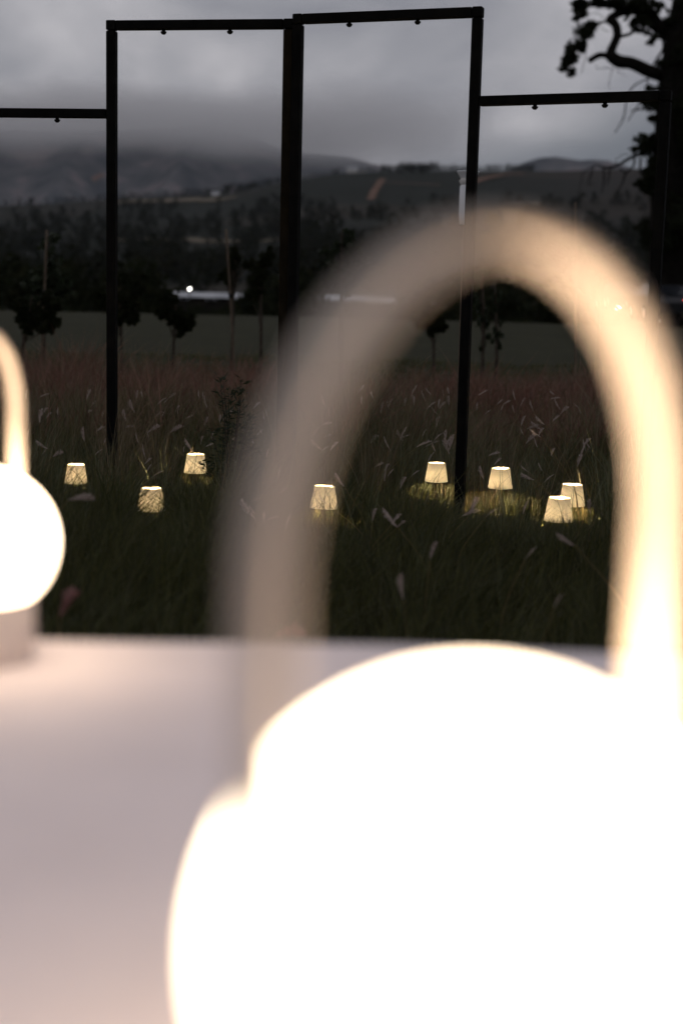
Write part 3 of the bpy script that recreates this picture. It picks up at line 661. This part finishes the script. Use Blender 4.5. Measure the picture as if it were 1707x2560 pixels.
# ------------------------------------------------------------------ pleated lamps in the grass
LAMPS = []   # x, y, shade radius, lit height
def grass_lamp(px, pyc, wb, label, tilt=(0, 0), power=48.0, zc=0.2, sight=0.14, wide=0.03):
    p = at_z(px, pyc, zc); Y = p[1]; rb = wb/2*Y/FPX; rt = rb*0.74; hh = rb*1.62
    t = tag(empty('grass_lamp', (p[0], p[1], 0)), label, 'lamp', 'pleated lamps standing in the grass')
    t.rotation_euler = (tilt[0], tilt[1], random.uniform(0, 6))
    n = 88; V = []
    rows = 6
    for i in range(rows+1):
        f = i/rows; z = zc - hh/2 + hh*f; r = rb + (rt-rb)*f
        for k in range(n):
            a = 2*math.pi*k/n; q = 1.0 + (0.02 if k % 2 else -0.02); q += 0.008*math.sin(a*3+f*2)
            V.append((r*q*math.cos(a), r*q*math.sin(a), z + 0.0012*math.sin(a*5)))
    F = [(i*n+k, i*n+(k+1) % n, (i+1)*n+(k+1) % n, (i+1)*n+k) for i in range(rows) for k in range(n)]
    s = MB().add(V, F).build('shade', M['shade'], t)
    for (z, r) in ((zc-hh/2, rb), (zc+hh/2, rt)):
        MB().tube([(r*math.cos(a)*1.004, r*math.sin(a)*1.004, z) for a in np.linspace(0, 2*math.pi, 49)], 0.0011, 6, False).build('rim', M['shade'], s)
    sp = MB()
    for a in (0, 2.09, 4.19): sp.tube([(0, 0, zc+hh*0.36), (rt*math.cos(a), rt*math.sin(a), zc+hh*0.47)], 0.001, 5)
    sp.build('spider', M['brass'], t)
    MB().lathe([(0.0, -0.01), (0.045, -0.01), (0.046, 0.006), (0.040, 0.010), (0.012, 0.014), (0.006, 0.022), (0.0052, 0.06), (0.009, 0.066), (0.0052, 0.072), (0.005, zc-0.06), (0.009, zc-0.055), (0.009, zc-0.032), (0.0, zc-0.03)], 20).build('stem', M['brass'], t, True)
    MB().lathe([(0.0, 0.004), (0.011, 0.008), (0.016, 0.022), (0.013, 0.034), (0.0, 0.040)], 16, (0, 0, zc-0.03)).build('bulb', M['bulb'], t, True)
    ld = bpy.data.lights.new('bulb_light', 'POINT'); ld.energy = power; ld.color = (1.0, 0.76, 0.45); ld.shadow_soft_size = 0.018
    lo = bpy.data.objects.new('bulb_light', ld); lo.location = (0, 0, zc-0.012); link(lo, t)
    LAMPS.append((p[0], p[1], rb, sight, wide))
grass_lamp(190, 1184, 57, 'lit pleated lamp farthest left, beside the globe table lamp', zc=0.17, sight=0.12)
grass_lamp(378, 1248, 69, 'lit pleated lamp striped by grass, right of the left post', zc=0.17, sight=0.095, wide=0.05)
grass_lamp(489, 1158, 57, 'lit pleated lamp half hidden by the bushy shrub')
grass_lamp(808, 1243, 69, 'slightly tilted lit pleated lamp left under the arched handle', (0.02, 0.05), sight=0.05, wide=0.2)
grass_lamp(1091, 1180, 57, 'lit pleated lamp just left of the tall right post', sight=0.09, wide=0.12)
grass_lamp(1251, 1195, 61, 'lit pleated lamp with its stem showing, right of the tall right post', zc=0.21, sight=0.0, wide=0.22)
grass_lamp(1430, 1237, 65, 'farther lamp of the overlapping lit pair on the right', sight=0.08, wide=0.12)
grass_lamp(1397, 1273, 72, 'nearer lamp of the overlapping lit pair, half sunk in grass', sight=0.17)

# ------------------------------------------------------------------ grass
LP = np.array(LAMPS)
def blades(base, h, wdt, lean_dir, lean, seg=3, g=rng):
    n = len(base); t = np.linspace(0, 1, seg+1)
    a = g.uniform(0, 6.28, n); sx = np.stack([np.cos(a), np.sin(a), 0*a], 1)
    V = np.zeros((n, seg+1, 2, 3), np.float32)
    for i, q in enumerate(t):
        c = base + lean_dir*(lean*h*q**1.9)[:, None]; c[:, 2] = base[:, 2] + h*(q - 0.35*lean*q**2.2)
        w = (wdt*(1-q**1.6)+0.0004)[:, None]/2
        V[:, i, 0] = c - sx*w; V[:, i, 1] = c + sx*w
    V = V.reshape(-1, 3); b = (np.arange(n)*(seg+1)*2)[:, None]
    F = np.concatenate([np.stack([b[:, 0]+2*i, b[:, 0]+2*i+1, b[:, 0]+2*i+3, b[:, 0]+2*i+2], 1) for i in range(seg)])
    return V, F
def clear_limit(x, y, H):
    """blades that would stand between the viewing place and a shade stay short; more so under the shade itself"""
    for (lx, ly, lr, sg, wd) in LP:
        f = np.clip(y/ly, 0.05, 1.2); lim = EYE + (sg-EYE)*f       # height of the sight line over this point
        side = np.abs(x - lx*f)
        m = (side < lr*f + wd*(0.6+0.8*vnoise(x*6, y*6))) & (y < ly + 0.03)
        H = np.where(m, np.where(rng.random(len(x)) < 0.10, H, np.minimum(H, lim + 0.01 + 0.05*rng.random(len(x))**2)), H)
        dd = np.hypot(x-lx, y-ly)
        H = np.where(dd < lr*1.15, np.minimum(H, 0.09), H)
    return H
def grass_zone(name, y0, y1, ntuft, per, hm, mat, wid=0.005, spread=0.09, lean=(0.15, 0.8), xs=0.285, keep=None, limit=True):
    u = rng.random(ntuft); y = np.sqrt(y0**2 + u*(y1**2-y0**2)); x = (rng.random(ntuft)*2-1)*(xs*y+0.25)
    th = rng.uniform(0.75, 1.25, ntuft)*(1+1.5*fbm(x*0.8, y*0.8, 3))
    if keep is not None:
        k = keep(x, y); x, y, th = x[k], y[k], th[k]; ntuft = len(x)
    n = ntuft*per; i = np.repeat(np.arange(ntuft), per)
    a = rng.uniform(0, 6.28, n); r = np.abs(rng.normal(0, spread, n))
    bx = x[i]+r*np.cos(a); by = y[i]+r*np.sin(a)
    h = hm(bx, by)*th[i]*rng.uniform(0.45, 1.15, n)
    if limit: h = clear_limit(bx, by, h)
    ld = np.stack([np.cos(a), np.sin(a), 0*a], 1) + rng.normal(0, 0.35, (n, 3))*[1, 1, 0] + np.array([0.25, 0, 0])
    V, F = blades(np.stack([bx, by, terr(bx, by)-0.01], 1), h, wid*rng.uniform(0.6, 1.3, n), ld, rng.uniform(*lean, n)*0.9)
    return tag(obj_np(name, V, F, M[mat]), kind='stuff')
grass_zone('tall_grass', 2.2, 6.6, 1500, 42, lambda x, y: 0.40-0.022*np.clip(y-3, 0, 5), 'grass', 0.0055, 0.11)
grass_zone('tall_grass', 6.2, 9.6, 1500, 36, lambda x, y: 0.27+0.045*np.clip(y-7.8, 0, 3), 'grass', 0.0045, 0.10)
grass_zone('straw_grass', 6.0, 10.5, 480, 12, lambda x, y: 0.40+0*y, 'strawgrass', 0.0032, 0.06, (0.1, 0.6))
grass_zone('tawny_grass', 7.3, 10.8, 75, 46, lambda x, y: 0.60+0*y, 'tawny', 0.0042, 0.045, (0.1, 0.5))
grass_zone('tall_grass', 5.2, 9.0, 90, 40, lambda x, y: 0.46+0*y, 'palegreen', 0.0042, 0.05, (0.1, 0.6))
pat = lambda x, y: vnoise(x*0.9+4, y*0.55+8)
grass_zone('russet_grass', 9.4, 15.5, 1500, 24, lambda x, y: 0.48+0*y, 'redgrass', 0.0085, 0.12, (0.2, 0.9), limit=False, keep=lambda x, y: pat(x, y) > 0.38)
grass_zone('tawny_grass', 9.0, 15.5, 560, 20, lambda x, y: 0.50+0*y, 'tawny', 0.007, 0.10, (0.15, 0.8), limit=False, keep=lambda x, y: pat(x, y) < 0.60)
grass_zone('tall_grass', 8.8, 12.5, 500, 24, lambda x, y: 0.42+0*y, 'grass', 0.007, 0.12, limit=False)
grass_zone('grey_green_grass', 6.8, 11.0, 850, 20, lambda x, y: 0.42+0.03*(y-7), 'palegreen', 0.0055, 0.07, (0.1, 0.6), keep=lambda x, y: pat(x*1.7, y*2) > 0.45)
grass_zone('grey_green_grass', 3.0, 6.6, 200, 16, lambda x, y: 0.40-0.02*np.clip(y-3, 0, 5), 'palegreen', 0.004, 0.06, (0.1, 0.6))
grass_zone('lawn_grass', 15.0, 24.0, 900, 16, lambda x, y: 0.10+0*y, 'grass', 0.012, 0.22, limit=False)

# ------------------------------------------------------------------ feathery plumes
def plume_mesh(seed, mat, fat=1.0, n=190):
    g = np.random.default_rng(seed); L = 0.11
    t = g.random(n); prof = np.sin(np.pi*np.clip(0.06+0.90*t, 0, 1))**1.0*0.0115*fat*g.uniform(0.5, 1.25, n)
    ax = np.stack([0.02*t**2, 0*t, L*t], 1); a = g.uniform(0, 6.28, n)
    dr = np.stack([np.cos(a), np.sin(a), 1.2+0.8*g.random(n)], 1)
    tip = ax + dr*prof[:, None]; s = np.stack([-np.sin(a), np.cos(a), 0*a], 1)*(0.0011*fat)
    V = np.stack([ax-s*0.5, ax+s*0.5, tip+s, tip-s], 1).reshape(-1, 3)
    return mesh_np('seed_head', V, np.arange(4*n).reshape(n, 4), M[mat])
PM = [plume_mesh(100+i, 'plume', f) for i, f in enumerate((0.7, 0.9, 1.15, 1.45))]
PK = [plume_mesh(200+i, 'pinkplume', 2.6) for i in range(2)]
def plume(px, py, Y, size, label, lean=0.3, mesh=None, group='feathery grass heads among the lamps', name='grass_plume', tip=None):
    """a stalk from the ground up to a seed head seen at that point"""
    p = at(px, py, Y); g = p.copy(); g[0] -= lean*0.25; g[1] += 0.03; g[2] = 0.0
    t = tag(empty(name, (g[0], g[1], 0)), label, 'plume', group)
    d = p - g
    S = spline([(0, 0, -0.02), (d[0]*0.25, d[1]*0.3, d[2]*0.55), tuple(d)], 9)
    MB().tube(S, np.linspace(0.0022, 0.001, 9), 5).build('stalk', M['strawgrass'], t, True)
    o = bpy.data.objects.new('seed_head', mesh or random.choice(PM)); link(o, t); o.location = tuple(d)
    o.scale = (size/0.1,)*3; o.rotation_euler = (random.uniform(-.3, .3), math.atan(lean)*(1.0+random.random()) if tip is None else tip, random.uniform(-.5, .5))
    return t
for (px, py, Y, s, lean, tip, lab) in [
    (212, 1105, 7.3, 0.075, -0.15, -0.3, 'pale upright plume standing over the leftmost grass lamp'),
    (120, 1122, 7.0, 0.07, -0.9, -1.1, 'pale plume bent left beside the round globe lamp'),
    (132, 1142, 7.0, 0.07, 0.8, 1.0, 'leafy pale plume left above the leftmost grass lamp'),
    (1040, 1118, 7.4, 0.085, 0.9, 1.05, 'bright plume bent right above the lamp left of the tall right post'),
    (1082, 1105, 7.4, 0.06, 0.3, 0.6, 'bright arched plume over the lamp left of the tall right post'),
    (1115, 1110, 7.4, 0.06, -0.2, 0.5, 'thin bright plume between that lamp and the tall right post'),
    (1362, 1062, 6.8, 0.055, -0.8, -1.0, 'russet plume highest right under the arched handle'),
    (1352, 1092, 6.7, 0.062, -0.9, -1.15, 'russet plume just under the highest one on the right'),
    (1322, 1180, 6.6, 0.05, -0.8, -1.1, 'russet plume right of the lamp with its stem showing'),
    (1335, 1200, 6.5, 0.06, -0.8, -1.3, 'lower russet plume right of the lamp with its stem showing'),
    (860, 1216, 6.0, 0.06, -0.5, -0.8, 'mauve plume touching the tilted lamp on its right'),
    (820, 1262, 5.9, 0.06, -0.8, -0.9, 'dark plume crossing the tilted lamp shade'),
    (1312, 1400, 4.4, 0.05, 0.3, 0.5, 'pale blurred flower head alone in the dark grass on the right'),
    (1216, 1290, 5.4, 0.05, 0.5, 0.8, 'grey plume low beside the foot of the tall right post'),
    (1438, 1365, 4.2, 0.06, -0.9, -1.2, 'mauve blurred plume below the overlapping pair of lamps'),
    (1385, 1520, 3.6, 0.04, 0.2, 0.3, 'small mauve plume low beside the arched handle'),
    (1075, 1400, 4.4, 0.06, 0.05, 0.1, 'upright tan plume in the dark grass, upper of two in the middle'),
    (1008, 1500, 3.9, 0.065, -0.1, -0.2, 'upright tan plume in the dark grass, lower of two in the middle'),
    (170, 1250, 4.3, 0.075, 0.9, 1.3, 'grey blurred plume touching the globe lamp under the leftmost grass lamp'),
]: plume(px, py, Y, s, lab, lean, tip=tip)
plume(150, 1545, 3.1, 0.058, 'round pink blurred flower head just above the table on the left', 0.1, PK[0], 'pink flower heads near the table', 'pink_flower', 0.4)
plume(690, 1590, 3.1, 0.055, 'pink blurred flower head behind the near arm of the handle', 0.2, PK[1], 'pink flower heads near the table', 'pink_flower', 1.2)
n_dim = 0; DIM = []
while n_dim < 170:
    px = rng.uniform(60, 1480); py = rng.uniform(985, 1215) if n_dim < 152 else rng.uniform(1220, 1330)
    Y = np.interp(py, [985, 1215, 1330], [10.4, 7.3, 5.2])*rng.uniform(0.94, 1.06)
    p = at(px, py, Y)
    if p[2] < 0.2 or np.any((np.abs(p[0]-LP[:, 0]*Y/LP[:, 1]) < LP[:, 2]*1.3) & (Y < LP[:, 1]) & (py > 1150)): continue
    ln = rng.uniform(-0.7, 0.8)
    cell = ('russet' if Y > 9.3 else 'green' if Y > 7 else 'dark front', 'left of the left post' if px < 280 else 'left of the double post' if px < 720 else 'right of the double post' if px < 1160 else 'right of the right post')
    DIM.append((cell, px, plume(px, py, Y, rng.uniform(0.04, 0.09), 'x', ln, None, 'dim feathery plumes in the field'))); n_dim += 1

def ordinal(k):
    return {1: 'first', 2: 'second', 3: 'third', 4: 'fourth', 5: 'fifth', 6: 'sixth', 7: 'seventh', 8: 'eighth', 9: 'ninth', 10: 'tenth'}.get(k) or str(k) + ({1: 'st', 2: 'nd', 3: 'rd'}.get(k % 10, 'th') if k > 20 else 'th')
for cell in sorted({d[0] for d in DIM}):
    for k, d in enumerate(sorted((d for d in DIM if d[0] == cell), key=lambda d: d[1])):
        d[2]['label'] = 'dim mauve plume, %s from left in the %s grass %s' % (ordinal(k+1), *cell)

# ------------------------------------------------------------------ bushy shrub beside the third lamp
def shrub():
    Y = 6.9; b = at(575, 1330, Y); b[2] = 0
    t = tag(empty('willow_shrub', tuple(b)), 'dark bushy narrow-leaved shrub left of the arched handle', 'shrub')
    st = MB(); P = []; D = []
    for k in range(26):
        tx = rng.uniform(495, 655); ty = rng.uniform(930, 1180) if k < 16 else rng.uniform(1150, 1300)
        if k < 16: tx = 575 + (tx-575)*np.interp(ty, [930, 1180], [0.35, 1.0])
        tip = at(tx, ty, Y + rng.uniform(-.12, .12)) - b
        S = spline([(rng.uniform(-.04, .04), rng.uniform(-.04, .04), -0.02), (tip[0]*0.35, tip[1]*0.4, tip[2]*0.55), tuple(tip)], 12)
        st.tube(S, np.linspace(0.006, 0.0015, 12), 5)
        for i in range(3, 12):
            for m in range(9):
                P.append(S[i] + rng.normal(size=3)*0.012); v = rng.normal(size=3); v[2] = abs(v[2])*0.6; D.append(v/np.linalg.norm(v))
    st.build('stem', M['youngbark'], t, True)
    P = np.array(P); D = np.array(D); n = len(P); s = np.cross(D, rng.normal(size=(n, 3))); s /= np.linalg.norm(s, axis=1)[:, None]
    L = rng.uniform(0.03, 0.055, n)[:, None]
    V = np.stack([P, P+D*L*0.45+s*L*0.1, P+D*L, P+D*L*0.45-s*L*0.1], 1).reshape(-1, 3)
    obj_np('foliage', V, np.arange(4*n).reshape(n, 4), M['leafgreen'], t)
shrub()

# ------------------------------------------------------------------ the table in front and its two globe lamps
dn = ray(1186, 2374); RN = 690/FPX*0.574; pn = np.array([0, 0, EYE]) + dn*0.574; TZ = pn[2]-1.42*RN
dl = ray(-46, 1357); DL = (EYE-TZ)/(-dl[2] + 1.62*184/FPX); RL = 184/FPX*DL; pl = np.array([0, 0, EYE]) + dl*DL
FAR = at_z(850, 1612, TZ)[1]
def table():
    t = tag(empty('banquet_table', (0, 0, 0)), 'plain wooden table under the white cloth in front', 'table')
    x0, x1, y0, y1 = -0.95, 1.25, -0.15, FAR-0.01
    MB().box(((x0+x1)/2, (y0+y1)/2, TZ-0.024), (x1-x0, y1-y0, 0.04), bev=0.006).build('tabletop', M['wood'], t)
    for x in (x0+0.08, x1-0.08):
        for y in (y0+0.08, y1-0.08): MB().box((x, y, (TZ-0.045)/2-0.005), (0.06, 0.06, TZ-0.045), bev=0.005).build('leg', M['wood'], t)
    # cloth: top sheet with a soft ripple, rounded over the edge and hanging in folds
    nx, ny, hang = 150, 46, 12
    def pt(u, v, k):
        pass
    outline = []
    def side(a, b, m):
        for i in range(m): outline.append(np.array(a)+(np.array(b)-np.array(a))*i/m)
    side((x0, y0), (x1, y0), 90); side((x1, y0), (x1, y1), 70); side((x1, y1), (x0, y1), 90); side((x0, y1), (x0, y0), 70)
    O = np.array(outline); n = len(O); c = np.array([(x0+x1)/2, (y0+y1)/2])
    T = np.roll(O, -1, 0)-np.roll(O, 1, 0); T /= np.linalg.norm(T, axis=1)[:, None]; Nn = np.stack([T[:, 1], -T[:, 0]], 1)
    V = []; rows = 0
    ringf = [0.0, 0.25, 0.5, 0.7, 0.85, 0.93, 0.97, 0.99]
    for f in ringf:
        Q = c+(O-c)*f; rip = 0.0016*np.sin(Q[:, 0]*9+Q[:, 1]*4)*f
        V.append(np.concatenate([Q, (TZ+0.0015+rip)[:, None]], 1))
    s = np.arange(n)*0.0235
    for k, dz in enumerate((0.0, 0.006, 0.02, 0.06, 0.14, 0.24, 0.34)):
        amp = 0.022*(k/6)**1.1; Q = O+Nn*(0.003+0.004*min(k, 2)+amp*(0.6+np.sin(s*19+1.3*np.sin(s*5))))[:, None]
        V.append(np.concatenate([Q, np.full((n, 1), TZ+0.0005-dz) + (0.0025*np.sin(s*8)[:, None] if k == 0 else 0)], 1))
    m = len(V); V = np.concatenate(V)
    F = [(i*n+k, i*n+(k+1) % n, (i+1)*n+(k+1) % n, (i+1)*n+k) for i in range(m-1) for k in range(n)]
    cl = obj_np('tablecloth', V, F, M['cloth'], smooth=True)
    tag(cl, 'white tablecloth filling the lower left of the picture', 'tablecloth')
table()
def globe_lamp(R, gx, gy, gz, hoop_rot, label, rise=2.54):
    t = tag(empty('globe_lamp', (gx, gy, TZ+0.003), hoop_rot), label, 'lamp', 'globe lamps with arched handles on the table')
    zc = gz - TZ - 0.003
    prof = [(R*math.sin(a), zc - R*math.cos(a)) for a in np.linspace(0.75, math.pi, 40)]
    MB().lathe(prof, 64).build('globe', M['globe'], t, True)
    rb = R*0.70; zb = zc - R*math.cos(0.75)
    MB().lathe([(0.0, 0.0), (rb*0.96, 0.0), (rb, 0.004), (rb, zb*0.75), (rb*0.98, zb+0.012), (R*math.sin(0.80)*0.99, zb+0.014), (0.0, zb+0.014)], 56).build('base', M['basewhite'], t, True)
    w = R*1.01; top = zc + R*rise; rr = w*1.08
    S = [(-w*0.94, 0, zc - R*0.42), (-w*0.985, 0, zc - R*0.3)] + [(-w, 0, z) for z in np.linspace(zc - R*0.12, top-rr, 9)]
    S += [(-w*math.cos(a), 0, top-rr+rr*math.sin(a)) for a in np.linspace(0, math.pi, 41)[1:-1]]
    S += [(w, 0, z) for z in np.linspace(top-rr, zc - R*0.12, 9)] + [(w*0.985, 0, zc - R*0.3), (w*0.94, 0, zc - R*0.42)]
    # a flat rounded strap bent into an arch, broad side across the hoop
    S = np.array(S); T = np.gradient(S, axis=0); T /= np.linalg.norm(T, axis=1)[:, None]; V = []; n = 24
    hw, ht = R*0.085, R*0.033
    for p, q in zip(S, T):
        rd = np.array([q[2], 0, -q[0]])
        for i in range(n):
            a = 2*math.pi*i/n; ca, sa = math.cos(a), math.sin(a)
            V.append(p + np.array([0, 1, 0])*hw*math.copysign(abs(ca)**0.5, ca) + rd*ht*math.copysign(abs(sa)**0.5, sa))
    m = len(S); F = [(i*n+k, i*n+(k+1) % n, (i+1)*n+(k+1) % n, (i+1)*n+k) for i in range(m-1) for k in range(n)] + [tuple(range(n))[::-1], tuple((m-1)*n+k for k in range(n))]
    MB().add(V, F).build('handle', M['handle'], t, True)
    for sx in (-1, 1):      # the little collar where each end of the strap enters the globe
        MB().box((sx*w*0.955, 0, zc - R*0.36), (R*0.10, R*0.21, R*0.14), bev=R*0.015).build('collar', M['handle'], t)
    return t
print('GLOBE', RN, RL, pn, pl, TZ, FAR)
globe_lamp(RN, pn[0], pn[1], pn[2], math.radians(43), 'big glowing globe lamp with arched handle filling the right foreground')
globe_lamp(RL, pl[0], pl[1], pl[2], math.radians(75), 'glowing globe lamp with arched handle cut by the left edge', 2.85)

# ------------------------------------------------------------------ evening air
def haze():
    m = bpy.data.materials.new('evening_haze'); m.use_nodes = True; t = m.node_tree; t.nodes.clear()
    o = N(t, 'ShaderNodeOutputMaterial'); v = N(t, 'ShaderNodeVolumePrincipled')
    v.inputs['Color'].default_value = (0.84, 0.90, 1.0, 1); v.inputs['Density'].default_value = 0.34e-4; v.inputs['Anisotropy'].default_value = 0.1
    t.links.new(v.outputs[0], o.inputs['Volume'])
    b = MB().box((0, 400, 240), (12400, 13000, 720)); ob = b.build('haze', m); tag(ob, kind='stuff')
haze()

def cloud_bank():
    """the low cloud that swallows the mountain's crest"""
    m = bpy.data.materials.new('low_cloud'); m.use_nodes = True; t = m.node_tree; t.nodes.clear(); L = t.links.new
    o = N(t, 'ShaderNodeOutputMaterial'); v = N(t, 'ShaderNodeVolumePrincipled')
    v.inputs['Color'].default_value = (1.0, 0.99, 0.985, 1); v.inputs['Anisotropy'].default_value = 0.2
    tc = N(t, 'ShaderNodeTexCoord'); sp = N(t, 'ShaderNodeSeparateXYZ'); L(tc.outputs['Object'], sp.inputs[0])
    nz = N(t, 'ShaderNodeTexNoise'); nz.inputs['Scale'].default_value = 0.0022; nz.inputs['Detail'].default_value = 2; L(tc.outputs['Object'], nz.inputs['Vector'])
    ad = N(t, 'ShaderNodeMath', operation='MULTIPLY_ADD'); ad.inputs[1].default_value = 150; L(nz.outputs['Fac'], ad.inputs[0]); L(sp.outputs['Z'], ad.inputs[2])
    up = N(t, 'ShaderNodeMapRange', interpolation_type='SMOOTHSTEP'); up.inputs[1].default_value = -5; up.inputs[2].default_value = 140; up.inputs[4].default_value = 0.0058; L(ad.outputs[0], up.inputs[0])
    dn = N(t, 'ShaderNodeMapRange', interpolation_type='SMOOTHSTEP'); dn.inputs[1].default_value = 225; dn.inputs[2].default_value = 150; L(ad.outputs[0], dn.inputs[0])
    mu = N(t, 'ShaderNodeMath', operation='MULTIPLY'); L(up.outputs[0], mu.inputs[0]); L(dn.outputs[0], mu.inputs[1]); fx = N(t, 'ShaderNodeMapRange', interpolation_type='SMOOTHSTEP'); fx.inputs[1].default_value = 2150; fx.inputs[2].default_value = 1450; L(sp.outputs['X'], fx.inputs[0])
    mu2 = N(t, 'ShaderNodeMath', operation='MULTIPLY'); L(mu.outputs[0], mu2.inputs[0]); L(fx.outputs[0], mu2.inputs[1])
    L(mu2.outputs[0], v.inputs['Density']); L(v.outputs[0], o.inputs['Volume'])
    b = MB().box((0, 0, 0), (4600, 900, 420)).build('cloud_bank', m); b.location = (-1650, 4350, 415); tag(b, kind='stuff')
cloud_bank()
